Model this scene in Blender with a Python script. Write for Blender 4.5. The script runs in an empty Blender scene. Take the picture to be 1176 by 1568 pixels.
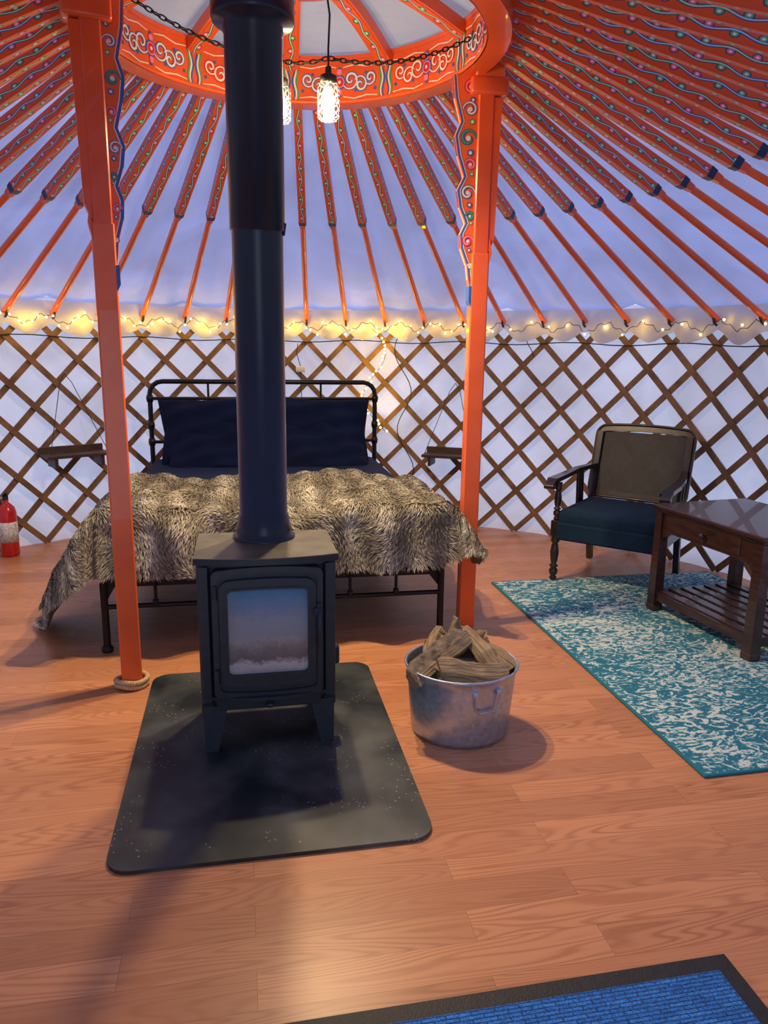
import bpy, bmesh, math, random
import numpy as np
from mathutils import Matrix, Vector, Euler
random.seed(7); np.random.seed(7)
pi=math.pi
# ------------------------------------------------------------------ layout (metres)
C=(-.32,3.05); R=3.0; WALL_H=1.62          # yurt wall circle
RC=(-.385,3.29); RR=.815; RZ0,RZ1=2.61,2.81 # crown ring
YAW=11.0
DOOR_A=math.atan2(0-C[1],0-C[0])

# ------------------------------------------------------------------ material helpers
def new_mat(name):
    m=bpy.data.materials.new(name); m.use_nodes=True
    nt=m.node_tree; b=nt.nodes.get('Principled BSDF'); return m,nt,b
def N(nt,t,**k):
    n=nt.nodes.new(t)
    for a,v in k.items(): setattr(n,a,v)
    return n
def L(nt,a,b): nt.links.new(a,b)
def c4(c): return (c[0],c[1],c[2],1)
def simple(name,col,rough=.5,metal=0,var=.15,scale=8,bump=0,bscale=60,stretch=None,coat=0,sheen=0,spec=.5):
    m,nt,b=new_mat(name)
    tc=N(nt,'ShaderNodeTexCoord'); mp=N(nt,'ShaderNodeMapping')
    if stretch: mp.inputs['Scale'].default_value=stretch
    L(nt,tc.outputs['Object'],mp.inputs[0])
    nz=N(nt,'ShaderNodeTexNoise'); nz.inputs['Scale'].default_value=scale; nz.inputs['Detail'].default_value=5
    L(nt,mp.outputs[0],nz.inputs['Vector'])
    r=N(nt,'ShaderNodeValToRGB'); r.color_ramp.elements[0].position=.3; r.color_ramp.elements[1].position=.7
    r.color_ramp.elements[0].color=c4([x*(1-var) for x in col]); r.color_ramp.elements[1].color=c4([min(1,x*(1+var)) for x in col])
    L(nt,nz.outputs['Fac'],r.inputs[0]); L(nt,r.outputs[0],b.inputs['Base Color'])
    b.inputs['Roughness'].default_value=rough; b.inputs['Metallic'].default_value=metal; b.inputs['Specular IOR Level'].default_value=spec
    b.inputs['Coat Weight'].default_value=coat; b.inputs['Sheen Weight'].default_value=sheen
    if bump:
        n2=N(nt,'ShaderNodeTexNoise'); n2.inputs['Scale'].default_value=bscale; L(nt,mp.outputs[0],n2.inputs['Vector'])
        bp=N(nt,'ShaderNodeBump'); bp.inputs['Strength'].default_value=bump; bp.inputs['Distance'].default_value=.01
        L(nt,n2.outputs['Fac'],bp.inputs['Height']); L(nt,bp.outputs[0],b.inputs['Normal'])
    return m
def math_n(nt,op,a,b=None,c=None):
    n=nt.nodes.new('ShaderNodeMath'); n.operation=op
    for i,x in enumerate((a,b,c)):
        if x is None: continue
        if isinstance(x,(int,float)): n.inputs[i].default_value=x
        else: nt.links.new(x,n.inputs[i])
    return n.outputs[0]
def mixc(nt,f,a,b):
    n=nt.nodes.new('ShaderNodeMix'); n.data_type='RGBA'
    if isinstance(f,(int,float)): n.inputs[0].default_value=f
    else: nt.links.new(f,n.inputs[0])
    for i,x in ((6,a),(7,b)):
        if isinstance(x,tuple): n.inputs[i].default_value=c4(x)
        else: nt.links.new(x,n.inputs[i])
    return n.outputs[2]

ORANGE=(.76,.100,.020)
def mat_cloth(name,col,trans,tcol):
    m,nt,b=new_mat(name); nt.nodes.remove(b)
    out=nt.nodes['Material Output']
    tc=N(nt,'ShaderNodeTexCoord'); nz=N(nt,'ShaderNodeTexNoise'); nz.inputs['Scale'].default_value=1.6; nz.inputs['Detail'].default_value=6
    nz.inputs['Distortion'].default_value=.8
    L(nt,tc.outputs['Object'],nz.inputs['Vector'])
    bp=N(nt,'ShaderNodeBump'); bp.inputs['Strength'].default_value=.8; bp.inputs['Distance'].default_value=.09; L(nt,nz.outputs['Fac'],bp.inputs['Height'])
    d=N(nt,'ShaderNodeBsdfDiffuse'); t=N(nt,'ShaderNodeBsdfTranslucent')
    d.inputs[0].default_value=c4(col)
    rp=N(nt,'ShaderNodeMapRange'); rp.inputs['From Min'].default_value=.3; rp.inputs['From Max'].default_value=.7; L(nt,nz.outputs['Fac'],rp.inputs[0])
    cc=mixc(nt,rp.outputs[0],tuple(x*.72 for x in tcol),tuple(min(1,x*1.2) for x in tcol)); L(nt,cc,t.inputs[0])
    L(nt,bp.outputs[0],d.inputs['Normal'])
    mx=N(nt,'ShaderNodeMixShader'); mx.inputs[0].default_value=trans
    L(nt,d.outputs[0],mx.inputs[1]); L(nt,t.outputs[0],mx.inputs[2]); L(nt,mx.outputs[0],out.inputs[0])
    return m
M_roofcloth=mat_cloth('roof_cloth_mat',(.50,.57,.86),.42,(.38,.45,.80))
M_crowncloth=mat_cloth('crown_cloth_mat',(.44,.47,.52),.3,(.42,.46,.55))
M_wallcloth=mat_cloth('wall_cloth_mat',(.78,.79,.85),.45,(.62,.65,.80))
M_valance=mat_cloth('valance_cloth_mat',(.80,.81,.80),.35,(.66,.69,.80))
M_orange=simple('orange_paint',ORANGE,.28,var=.12,scale=5,coat=.3)
M_orange2=simple('orange_paint_light',(.82,.125,.022),.3,var=.1,scale=5,coat=.3)
M_blueline=simple('blue_paint',(.03,.12,.42),.4)
M_white=simple('white_paint',(.80,.72,.62),.4,var=.05)
M_red=simple('red_paint',(.6,.02,.03),.4)
M_green=simple('green_paint',(.05,.35,.12),.4)
M_pink=simple('pink_paint',(.8,.2,.35),.4)
M_darkblue=simple('navy_tip_paint',(.01,.03,.09),.4)
M_lath=simple('lath_wood',(.20,.112,.056),.6,var=.35,scale=10,bump=.2)
M_black=simple('black_stove_steel',(.014,.024,.036),.42,metal=.2,var=.2,scale=30,bump=.05,bscale=300)
M_stovetop_lit=simple('stove_top_steel_lit',(.10,.095,.07),.45,metal=.2,var=.3,scale=14)  # same black steel, warm reflected light put into a lighter base colour
M_pipe=simple('black_pipe_steel',(.009,.018,.034),.28,metal=.3,var=.15,scale=4)
M_blackmetal=simple('bed_metal',(.01,.012,.016),.35,metal=.5)
M_sheet=simple('navy_sheet',(.006,.014,.050),.95,var=.2,scale=6,bump=.3,bscale=7,spec=.15)
M_pillow=simple('navy_pillow_cotton',(.003,.007,.030),.95,var=.2,scale=5,bump=.35,bscale=6,spec=.12)
M_darkwood=simple('dark_walnut',(.020,.010,.008),.33,var=.5,scale=14,stretch=(1,6,1),coat=.3)
M_tablewood=simple('mahogany_table',(.040,.015,.011),.3,var=.5,scale=8,stretch=(8,1,8),coat=.35)
M_cane=simple('cane_weave',(.022,.019,.018),.55,var=.3,scale=30)
M_seat=simple('navy_teal_upholstery',(.004,.022,.050),.85,var=.2,scale=20,bump=.3,bscale=200,spec=.25)
M_shelf=simple('shelf_wood',(.05,.026,.016),.5,var=.4,scale=10)
M_cord=simple('black_cord',(.01,.01,.01),.6)
M_rope=simple('jute_rope',(.55,.38,.2),.85,var=.3,scale=120,bump=.6,bscale=200)
M_redext=simple('extinguisher_red',(.50,.012,.015),.25,coat=.4)
M_label=simple('label_white',(.6,.6,.58),.5,var=.5,scale=60)
M_plastic=simple('white_plastic',(.75,.75,.75),.4,var=.05)
M_rubber=simple('mat_rubber',(.012,.013,.015),.6,var=.3,scale=40,bump=.2,bscale=200)

# ornament pattern (uv: u metres along the piece, v -1..1 across)
def mat_ornament(name,vs):
    m,nt,b=new_mat(name)
    uv=N(nt,'ShaderNodeUVMap'); uv.uv_map='UVMap'; sp=N(nt,'ShaderNodeSeparateXYZ'); L(nt,uv.outputs[0],sp.inputs[0])
    u,v0=sp.outputs[0],sp.outputs[1]
    v=math_n(nt,'MULTIPLY',v0,vs)
    p=.17
    s=math_n(nt,'SINE',math_n(nt,'MULTIPLY',u,2*pi/p))
    d1=math_n(nt,'ABSOLUTE',math_n(nt,'SUBTRACT',v,math_n(nt,'MULTIPLY',s,.42)))
    fr=math_n(nt,'FRACT',math_n(nt,'DIVIDE',u,p/2))
    fu=math_n(nt,'MULTIPLY',math_n(nt,'SUBTRACT',fr,.5),(p/2)/.024)
    vv=math_n(nt,'ADD',v,math_n(nt,'MULTIPLY',s,.26))
    dist=math_n(nt,'SQRT',math_n(nt,'ADD',math_n(nt,'MULTIPLY',fu,fu),math_n(nt,'MULTIPLY',vv,vv)))
    alt=math_n(nt,'GREATER_THAN',math_n(nt,'FRACT',math_n(nt,'DIVIDE',u,p*2)),.5)
    alt2=math_n(nt,'GREATER_THAN',math_n(nt,'FRACT',math_n(nt,'DIVIDE',u,p*3)),.5)
    col=mixc(nt,math_n(nt,'LESS_THAN',d1,.34),ORANGE,(.03,.07,.12))
    col=mixc(nt,math_n(nt,'LESS_THAN',dist,.72),col,(.03,.07,.12))
    vine=mixc(nt,alt2,(.07,.42,.18),(.06,.28,.68))
    col=mixc(nt,math_n(nt,'LESS_THAN',d1,.21),col,vine)
    col=mixc(nt,math_n(nt,'LESS_THAN',d1,.08),col,(.75,.82,.75))
    flower=mixc(nt,alt,(.80,.13,.28),(.10,.45,.20))
    col=mixc(nt,math_n(nt,'LESS_THAN',dist,.54),col,flower)
    col=mixc(nt,math_n(nt,'LESS_THAN',dist,.25),col,(.95,.8,.75))
    mask=math_n(nt,'LESS_THAN',math_n(nt,'ABSOLUTE',v),.95)
    col=mixc(nt,mask,ORANGE,col)
    L(nt,col,b.inputs['Base Color']); b.inputs['Roughness'].default_value=.35
    return m
M_orn=mat_ornament('painted_pole_ornament',1.3)
M_orn2=mat_ornament('painted_pole_side_ornament',1.75)

def mat_floor():
    m,nt,b=new_mat('laminate_floor')
    tc=N(nt,'ShaderNodeTexCoord'); mp=N(nt,'ShaderNodeMapping'); mp.inputs['Rotation'].default_value=(0,0,math.radians(-YAW))
    L(nt,tc.outputs['Object'],mp.inputs[0])
    bk=N(nt,'ShaderNodeTexBrick'); bk.offset=.37; bk.inputs['Scale'].default_value=1
    bk.inputs['Brick Width'].default_value=.85; bk.inputs['Row Height'].default_value=.105; bk.inputs['Mortar Size'].default_value=.0006
    bk.inputs['Mortar Smooth'].default_value=.5
    bk.inputs['Color1'].default_value=(0,0,0,1); bk.inputs['Color2'].default_value=(1,1,1,1); bk.inputs['Mortar'].default_value=(.5,.5,.5,1)
    L(nt,mp.outputs[0],bk.inputs['Vector'])
    rv=N(nt,'ShaderNodeVectorMath',operation='SCALE'); L(nt,bk.outputs['Color'],rv.inputs[0]); rv.inputs['Scale'].default_value=17.3
    ad=N(nt,'ShaderNodeVectorMath',operation='ADD'); L(nt,mp.outputs[0],ad.inputs[0]); L(nt,rv.outputs[0],ad.inputs[1])
    m2=N(nt,'ShaderNodeMapping'); m2.inputs['Scale'].default_value=(1.1,10,1); L(nt,ad.outputs[0],m2.inputs[0])
    hn=N(nt,'ShaderNodeTexNoise'); hn.inputs['Scale'].default_value=1.0; hn.inputs['Detail'].default_value=1.5; hn.inputs['Roughness'].default_value=.35
    L(nt,m2.outputs[0],hn.inputs['Vector'])
    ph=math_n(nt,'MULTIPLY',hn.outputs['Fac'],2*pi*22)
    sn=math_n(nt,'MULTIPLY_ADD',math_n(nt,'SINE',ph),.5,.5)
    sn=math_n(nt,'POWER',sn,2.2)
    m3=N(nt,'ShaderNodeMapping'); m3.inputs['Scale'].default_value=(5,90,1); L(nt,ad.outputs[0],m3.inputs[0])
    nz=N(nt,'ShaderNodeTexNoise'); nz.inputs['Scale'].default_value=1; nz.inputs['Detail'].default_value=4; L(nt,m3.outputs[0],nz.inputs['Vector'])
    base=mixc(nt,sn,(.62,.285,.130),(.42,.165,.070))
    m4=N(nt,'ShaderNodeMapping'); m4.inputs['Scale'].default_value=(1.5,5,1); L(nt,ad.outputs[0],m4.inputs[0])
    lo=N(nt,'ShaderNodeTexNoise'); lo.inputs['Scale'].default_value=1; lo.inputs['Detail'].default_value=2; L(nt,m4.outputs[0],lo.inputs['Vector'])
    rlo=N(nt,'ShaderNodeMapRange'); rlo.inputs['From Min'].default_value=.35; rlo.inputs['From Max'].default_value=.65; L(nt,lo.outputs['Fac'],rlo.inputs[0])
    flat=mixc(nt,nz.outputs['Fac'],(.48,.195,.084),(.64,.295,.140))
    base=mixc(nt,math_n(nt,'MULTIPLY_ADD',rlo.outputs[0],.60,.15),base,flat)
    r3=N(nt,'ShaderNodeValToRGB'); r3.color_ramp.elements[0].color=(.78,.74,.71,1); r3.color_ramp.elements[1].color=(1.03,1.03,1.03,1)
    L(nt,bk.outputs['Color'],r3.inputs[0])
    mu2=N(nt,'ShaderNodeMix',data_type='RGBA',blend_type='MULTIPLY'); mu2.inputs[0].default_value=1
    L(nt,base,mu2.inputs[6]); L(nt,r3.outputs[0],mu2.inputs[7])
    fin=mixc(nt,bk.outputs['Fac'],mu2.outputs[2],(.22,.08,.035))
    L(nt,fin,b.inputs['Base Color']); b.inputs['Roughness'].default_value=.36; b.inputs['Specular IOR Level'].default_value=.38
    bp=N(nt,'ShaderNodeBump'); bp.inputs['Strength'].default_value=.06; bp.inputs['Distance'].default_value=.003
    L(nt,nz.outputs['Fac'],bp.inputs['Height']); L(nt,bp.outputs[0],b.inputs['Normal'])
    return m
M_floor=mat_floor()

def mat_rug():
    m,nt,b=new_mat('teal_distressed_rug')
    tc=N(nt,'ShaderNodeTexCoord')
    mp=N(nt,'ShaderNodeMapping'); mp.inputs['Scale'].default_value=(1,1.7,1); L(nt,tc.outputs['Object'],mp.inputs[0])
    nz=N(nt,'ShaderNodeTexNoise'); nz.inputs['Scale'].default_value=12; nz.inputs['Detail'].default_value=3; nz.inputs['Distortion'].default_value=2.8; nz.inputs['Roughness'].default_value=.6
    L(nt,mp.outputs[0],nz.inputs['Vector'])
    big=N(nt,'ShaderNodeTexNoise'); big.inputs['Scale'].default_value=2.2; big.inputs['Detail'].default_value=2; L(nt,tc.outputs['Object'],big.inputs['Vector'])
    fine=N(nt,'ShaderNodeTexNoise'); fine.inputs['Scale'].default_value=90; fine.inputs['Detail'].default_value=2; L(nt,tc.outputs['Object'],fine.inputs['Vector'])
    a=math_n(nt,'ADD',nz.outputs['Fac'],math_n(nt,'MULTIPLY',math_n(nt,'SUBTRACT',big.outputs['Fac'],.5),.30))
    a=math_n(nt,'ADD',a,math_n(nt,'MULTIPLY',math_n(nt,'SUBTRACT',fine.outputs['Fac'],.5),.22))
    r=N(nt,'ShaderNodeValToRGB'); r.color_ramp.elements[0].position=.47; r.color_ramp.elements[1].position=.55
    r.color_ramp.elements[0].color=(.012,.16,.25,1); r.color_ramp.elements[1].color=(.58,.67,.64,1)
    x=r.color_ramp.elements.new(.51); x.color=(.08,.32,.39,1)
    L(nt,a,r.inputs[0])
    sp=N(nt,'ShaderNodeSeparateXYZ'); L(nt,tc.outputs['Object'],sp.inputs[0])
    ex=math_n(nt,'GREATER_THAN',math_n(nt,'ABSOLUTE',sp.outputs[0]),.738); ey=math_n(nt,'GREATER_THAN',math_n(nt,'ABSOLUTE',sp.outputs[1]),1.075)
    col=mixc(nt,math_n(nt,'MAXIMUM',ex,ey),r.outputs[0],(.01,.17,.25))
    L(nt,col,b.inputs['Base Color']); b.inputs['Roughness'].default_value=.95
    bp=N(nt,'ShaderNodeBump'); bp.inputs['Strength'].default_value=.5; bp.inputs['Distance'].default_value=.005
    L(nt,fine.outputs['Fac'],bp.inputs['Height']); L(nt,bp.outputs[0],b.inputs['Normal'])
    return m
M_rug=mat_rug()

def mat_doormat():
    m,nt,b=new_mat('blue_ribbed_carpet')
    tc=N(nt,'ShaderNodeTexCoord')
    bk=N(nt,'ShaderNodeTexBrick'); bk.inputs['Scale'].default_value=1; bk.inputs['Brick Width'].default_value=.055; bk.inputs['Row Height'].default_value=.010; bk.inputs['Mortar Size'].default_value=.0018
    bk.inputs['Mortar Smooth'].default_value=1
    bk.inputs['Color1'].default_value=(.03,.20,.66,1); bk.inputs['Color2'].default_value=(.06,.31,.88,1); bk.inputs['Mortar'].default_value=(.012,.09,.36,1)
    L(nt,tc.outputs['Object'],bk.inputs['Vector'])
    nz=N(nt,'ShaderNodeTexNoise'); nz.inputs['Scale'].default_value=220; L(nt,tc.outputs['Object'],nz.inputs['Vector'])
    rr_=N(nt,'ShaderNodeValToRGB'); rr_.color_ramp.elements[0].position=.35; rr_.color_ramp.elements[1].position=.65; rr_.color_ramp.elements[0].color=(.25,.25,.25,1); L(nt,nz.outputs['Fac'],rr_.inputs[0])
    mu=N(nt,'ShaderNodeMix',data_type='RGBA',blend_type='MULTIPLY'); mu.inputs[0].default_value=.75
    L(nt,bk.outputs['Color'],mu.inputs[6]); L(nt,rr_.outputs[0],mu.inputs[7]); L(nt,mu.outputs[2],b.inputs['Base Color'])
    b.inputs['Roughness'].default_value=.95
    bp=N(nt,'ShaderNodeBump'); bp.inputs['Strength'].default_value=.8; bp.inputs['Distance'].default_value=.004
    L(nt,math_n(nt,'SUBTRACT',nz.outputs['Fac'],bk.outputs['Fac']),bp.inputs['Height']); L(nt,bp.outputs[0],b.inputs['Normal'])
    return m
M_doormat=mat_doormat()

def mat_speckle():
    m,nt,b=new_mat('hearth_pad_black')
    tc=N(nt,'ShaderNodeTexCoord')
    v=N(nt,'ShaderNodeTexVoronoi'); v.inputs['Scale'].default_value=60; L(nt,tc.outputs['Object'],v.inputs['Vector'])
    nz=N(nt,'ShaderNodeTexNoise'); nz.inputs['Scale'].default_value=4; nz.inputs['Detail'].default_value=8; L(nt,tc.outputs['Object'],nz.inputs['Vector'])
    n3=N(nt,'ShaderNodeTexNoise'); n3.inputs['Scale'].default_value=6; L(nt,tc.outputs['Object'],n3.inputs['Vector'])
    r=N(nt,'ShaderNodeValToRGB'); r.color_ramp.elements[0].position=.40; r.color_ramp.elements[0].color=(.006,.012,.017,1); r.color_ramp.elements[1].position=.72; r.color_ramp.elements[1].color=(.075,.085,.085,1)
    L(nt,nz.outputs['Fac'],r.inputs[0])
    spk=math_n(nt,'MULTIPLY',math_n(nt,'LESS_THAN',v.outputs['Distance'],.15),math_n(nt,'GREATER_THAN',n3.outputs['Fac'],.56))
    col=mixc(nt,spk,r.outputs[0],(.26,.27,.28))
    L(nt,col,b.inputs['Base Color'])
    rr=N(nt,'ShaderNodeMapRange'); rr.inputs['To Min'].default_value=.32; rr.inputs['To Max'].default_value=.6; L(nt,nz.outputs['Fac'],rr.inputs[0]); L(nt,rr.outputs[0],b.inputs['Roughness'])
    return m
M_pad=mat_speckle()

def mat_stoveglass():
    m,nt,b=new_mat('sooty_glass_painted_reflection')
    tc=N(nt,'ShaderNodeTexCoord'); sp=N(nt,'ShaderNodeSeparateXYZ'); L(nt,tc.outputs['Object'],sp.inputs[0])
    nz=N(nt,'ShaderNodeTexNoise'); nz.inputs['Scale'].default_value=24; nz.inputs['Detail'].default_value=9; nz.inputs['Roughness'].default_value=.7; L(nt,tc.outputs['Object'],nz.inputs['Vector'])
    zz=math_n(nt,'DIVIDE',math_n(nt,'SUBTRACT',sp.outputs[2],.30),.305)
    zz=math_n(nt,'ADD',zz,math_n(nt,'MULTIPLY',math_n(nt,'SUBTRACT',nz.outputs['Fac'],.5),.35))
    r=N(nt,'ShaderNodeValToRGB'); e=r.color_ramp.elements; e[0].position=.0; e[0].color=(.28,.30,.33,1); e[1].position=1; e[1].color=(.07,.21,.38,1)  # soot and ash greys, with a bluish reflection painted in towards the top
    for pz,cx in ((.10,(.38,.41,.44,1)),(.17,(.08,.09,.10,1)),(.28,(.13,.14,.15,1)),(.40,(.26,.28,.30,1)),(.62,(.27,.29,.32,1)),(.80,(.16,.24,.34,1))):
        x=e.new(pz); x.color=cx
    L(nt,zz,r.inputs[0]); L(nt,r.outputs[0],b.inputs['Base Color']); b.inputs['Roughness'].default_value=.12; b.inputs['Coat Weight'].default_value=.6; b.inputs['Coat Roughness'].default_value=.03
    return m
M_sglass=mat_stoveglass()

def mat_galv():
    m,nt,b=new_mat('galvanized_steel')
    tc=N(nt,'ShaderNodeTexCoord'); v=N(nt,'ShaderNodeTexVoronoi'); v.inputs['Scale'].default_value=55; L(nt,tc.outputs['Object'],v.inputs['Vector'])
    r=N(nt,'ShaderNodeValToRGB'); r.color_ramp.elements[0].color=(.36,.46,.60,1); r.color_ramp.elements[1].color=(.54,.65,.80,1)
    L(nt,v.outputs['Color'],r.inputs[0]); L(nt,r.outputs[0],b.inputs['Base Color']); b.inputs['Metallic'].default_value=.85; b.inputs['Roughness'].default_value=.34
    return m
M_galv=mat_galv()
def mat_splitwood():
    m,nt,b=new_mat('split_firewood')
    uv=N(nt,'ShaderNodeUVMap'); uv.uv_map='UVMap'
    mp=N(nt,'ShaderNodeMapping'); mp.inputs['Scale'].default_value=(9,55,1); L(nt,uv.outputs[0],mp.inputs[0])
    nz=N(nt,'ShaderNodeTexNoise'); nz.inputs['Scale'].default_value=1.2; nz.inputs['Detail'].default_value=8; nz.inputs['Roughness'].default_value=.65; L(nt,mp.outputs[0],nz.inputs['Vector'])
    r=N(nt,'ShaderNodeValToRGB'); r.color_ramp.elements[0].position=.32; r.color_ramp.elements[1].position=.66
    r.color_ramp.elements[0].color=(.15,.10,.06,1); r.color_ramp.elements[1].color=(.58,.44,.28,1)
    x=r.color_ramp.elements.new(.48); x.color=(.36,.25,.14,1)
    L(nt,nz.outputs['Fac'],r.inputs[0]); L(nt,r.outputs[0],b.inputs['Base Color']); b.inputs['Roughness'].default_value=.8
    bp=N(nt,'ShaderNodeBump'); bp.inputs['Strength'].default_value=1; bp.inputs['Distance'].default_value=.014; L(nt,nz.outputs['Fac'],bp.inputs['Height']); L(nt,bp.outputs[0],b.inputs['Normal'])
    return m
M_split=mat_splitwood()
M_bark=simple('tree_bark',(.14,.11,.085),.95,var=.7,scale=30,bump=1,bscale=40)
def mat_emit(name,col,st):
    m,nt,b=new_mat(name); b.inputs['Base Color'].default_value=c4(col); b.inputs['Emission Color'].default_value=c4(col); b.inputs['Emission Strength'].default_value=st; return m
M_fairy=mat_emit('fairy_bulb_glow',(1,.60,.08),22)
M_bulb=mat_emit('filament_bulb_glow',(1,.80,.45),26)
def mat_jar():
    m,nt,b=new_mat('crackle_glass_jar'); nt.nodes.remove(b); out=nt.nodes['Material Output']
    t=N(nt,'ShaderNodeBsdfTransparent'); g=N(nt,'ShaderNodeBsdfGlossy'); g.inputs['Roughness'].default_value=.1
    tl=N(nt,'ShaderNodeBsdfTranslucent'); tl.inputs[0].default_value=(1,.86,.60,1)
    tc=N(nt,'ShaderNodeTexCoord'); v=N(nt,'ShaderNodeTexVoronoi'); v.feature='DISTANCE_TO_EDGE'; v.inputs['Scale'].default_value=45; L(nt,tc.outputs['Object'],v.inputs['Vector'])
    m0=N(nt,'ShaderNodeMixShader'); L(nt,math_n(nt,'MULTIPLY',math_n(nt,'LESS_THAN',v.outputs['Distance'],.07),.30),m0.inputs[0]); L(nt,t.outputs[0],m0.inputs[1]); L(nt,tl.outputs[0],m0.inputs[2])
    m1=N(nt,'ShaderNodeMixShader'); m1.inputs[0].default_value=.1; L(nt,m0.outputs[0],m1.inputs[1]); L(nt,g.outputs[0],m1.inputs[2]); L(nt,m1.outputs[0],out.inputs[0])
    return m
M_jar=mat_jar()
def mat_fur(name,attr=True):
    m,nt,b=new_mat(name)
    if attr:
        a=N(nt,'ShaderNodeVertexColor'); a.layer_name='furcol'; L(nt,a.outputs[0],b.inputs['Base Color'])
    else: b.inputs['Base Color'].default_value=(.14,.12,.09,1)
    b.inputs['Roughness'].default_value=.7
    return m
M_fur=mat_fur('faux_fur_strands'); M_furbase=mat_fur('faux_fur_backing',False)

# ------------------------------------------------------------------ mesh builder
class MB:
    def __init__(s): s.V=[];s.F=[];s.MI=[];s.SM=[];s.UV=[];s.mats=[];s.M=Matrix()
    def mi(s,m):
        if m not in s.mats: s.mats.append(m)
        return s.mats.index(m)
    def add(s,verts,faces,mat,smooth=False,uvs=None):
        b=len(s.V); s.V+= [tuple(s.M@Vector(v)) for v in verts]; k=s.mi(mat)
        for i,f in enumerate(faces):
            s.F.append([b+j for j in f]); s.MI.append(k); s.SM.append(smooth)
            s.UV.append(uvs[i] if uvs else [(0,0)]*len(f))
    def box(s,c,sz,mat,rot=None,r=0,seg=1,smooth=False):
        bm=bmesh.new(); bmesh.ops.create_cube(bm,size=1)
        for v in bm.verts: v.co=Vector((v.co.x*sz[0],v.co.y*sz[1],v.co.z*sz[2]))
        if r>0: bmesh.ops.bevel(bm,geom=bm.edges[:],offset=r,segments=seg,affect='EDGES',profile=.5)
        Mx=Matrix.Translation(c)@(rot.to_4x4() if rot else Matrix())
        bm.verts.index_update()
        s.add([Mx@v.co for v in bm.verts],[[v.index for v in f.verts] for f in bm.faces],mat,smooth or seg>1)
        bm.free()
    def tbox(s,c0,s0,c1,s1,mat):
        q=[(-1,-1),(1,-1),(1,1),(-1,1)]
        v=[(c0[0]+a*s0[0]/2,c0[1]+b*s0[1]/2,c0[2]) for a,b in q]+[(c1[0]+a*s1[0]/2,c1[1]+b*s1[1]/2,c1[2]) for a,b in q]
        s.add(v,[(3,2,1,0),(4,5,6,7),(0,1,5,4),(1,2,6,5),(2,3,7,6),(3,0,4,7)],mat)
    def tube(s,path,rad,mat,seg=10,closed=False,caps=True):
        P=[Vector(p) for p in path]; n=len(P)
        if not isinstance(rad,(list,tuple)): rad=[rad]*n
        T=[]
        for i in range(n):
            a=P[(i-1)%n] if (closed or i>0) else P[i]; b=P[(i+1)%n] if (closed or i<n-1) else P[i]
            T.append((b-a).normalized())
        up=Vector((0,0,1)) if abs(T[0].z)<.9 else Vector((1,0,0))
        nrm=(up-T[0]*up.dot(T[0])).normalized(); vs=[]
        for i in range(n):
            nrm=(nrm-T[i]*nrm.dot(T[i])).normalized(); bn=T[i].cross(nrm)
            for k in range(seg):
                a=2*pi*k/seg; vs.append(P[i]+(nrm*math.cos(a)+bn*math.sin(a))*rad[i])
        fs=[]
        for i in range(n if closed else n-1):
            j=(i+1)%n
            for k in range(seg): fs.append((i*seg+k,i*seg+(k+1)%seg,j*seg+(k+1)%seg,j*seg+k))
        s.add(vs,fs,mat,True)
        if caps and not closed:
            s.add([vs[k] for k in range(seg)],[list(range(seg))[::-1]],mat); s.add([vs[(n-1)*seg+k] for k in range(seg)],[list(range(seg))],mat)
    def bar(s,path,norms,w,t,mat,u0=0,smooth=False,caps=True,vscale=1,fmats=None):
        P=[Vector(p) for p in path]; n=len(P)
        if not isinstance(w,(list,tuple)): w=[w]*n
        if not isinstance(t,(list,tuple)): t=[t]*n
        vs=[];us=[u0]
        for i in range(n):
            a=P[max(i-1,0)]; b=P[min(i+1,n-1)]; T=(b-a).normalized(); Nn=Vector(norms[i] if isinstance(norms,list) else norms)
            Nn=(Nn-T*Nn.dot(T)).normalized(); B=T.cross(Nn)
            if i: us.append(us[-1]+(P[i]-P[i-1]).length)
            for x,y in ((-1,-1),(1,-1),(1,1),(-1,1)): vs.append(P[i]+B*(x*w[i]/2)+Nn*(y*t[i]/2))
        for k in range(4):
            fs=[];uv=[]
            for i in range(n-1):
                fs.append((i*4+k,i*4+(k+1)%4,(i+1)*4+(k+1)%4,(i+1)*4+k)); uv.append([(us[i],-vscale),(us[i],vscale),(us[i+1],vscale),(us[i+1],-vscale)])
            s.add(vs,fs,fmats[k] if fmats else mat,smooth,uv)
        if caps: s.add(vs[:4]+vs[-4:],[(3,2,1,0),(4,5,6,7)],mat)
    def lathe(s,prof,mat,c=(0,0,0),seg=32,sx=1,sy=1,ripple=None):
        vs=[];n=len(prof)
        for r,z in prof:
            for k in range(seg):
                a=2*pi*k/seg; rr=r*(1+(ripple(a,z) if ripple else 0)); vs.append((c[0]+rr*math.cos(a)*sx,c[1]+rr*math.sin(a)*sy,c[2]+z))
        fs=[(i*seg+k,i*seg+(k+1)%seg,(i+1)*seg+(k+1)%seg,(i+1)*seg+k) for i in range(n-1) for k in range(seg)]
        s.add(vs,fs,mat,True)
    def prism(s,out,a,b,mat,plane='XY',smooth=False):
        f={'XY':lambda p,h:(p[0],p[1],h),'XZ':lambda p,h:(p[0],h,p[1])}[plane]; n=len(out)
        vs=[f(p,a) for p in out]+[f(p,b) for p in out]
        s.add(vs,[list(range(n))[::-1],list(range(n,2*n))],mat)
        s.add(vs,[(i,(i+1)%n,n+(i+1)%n,n+i) for i in range(n)],mat,smooth)
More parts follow.
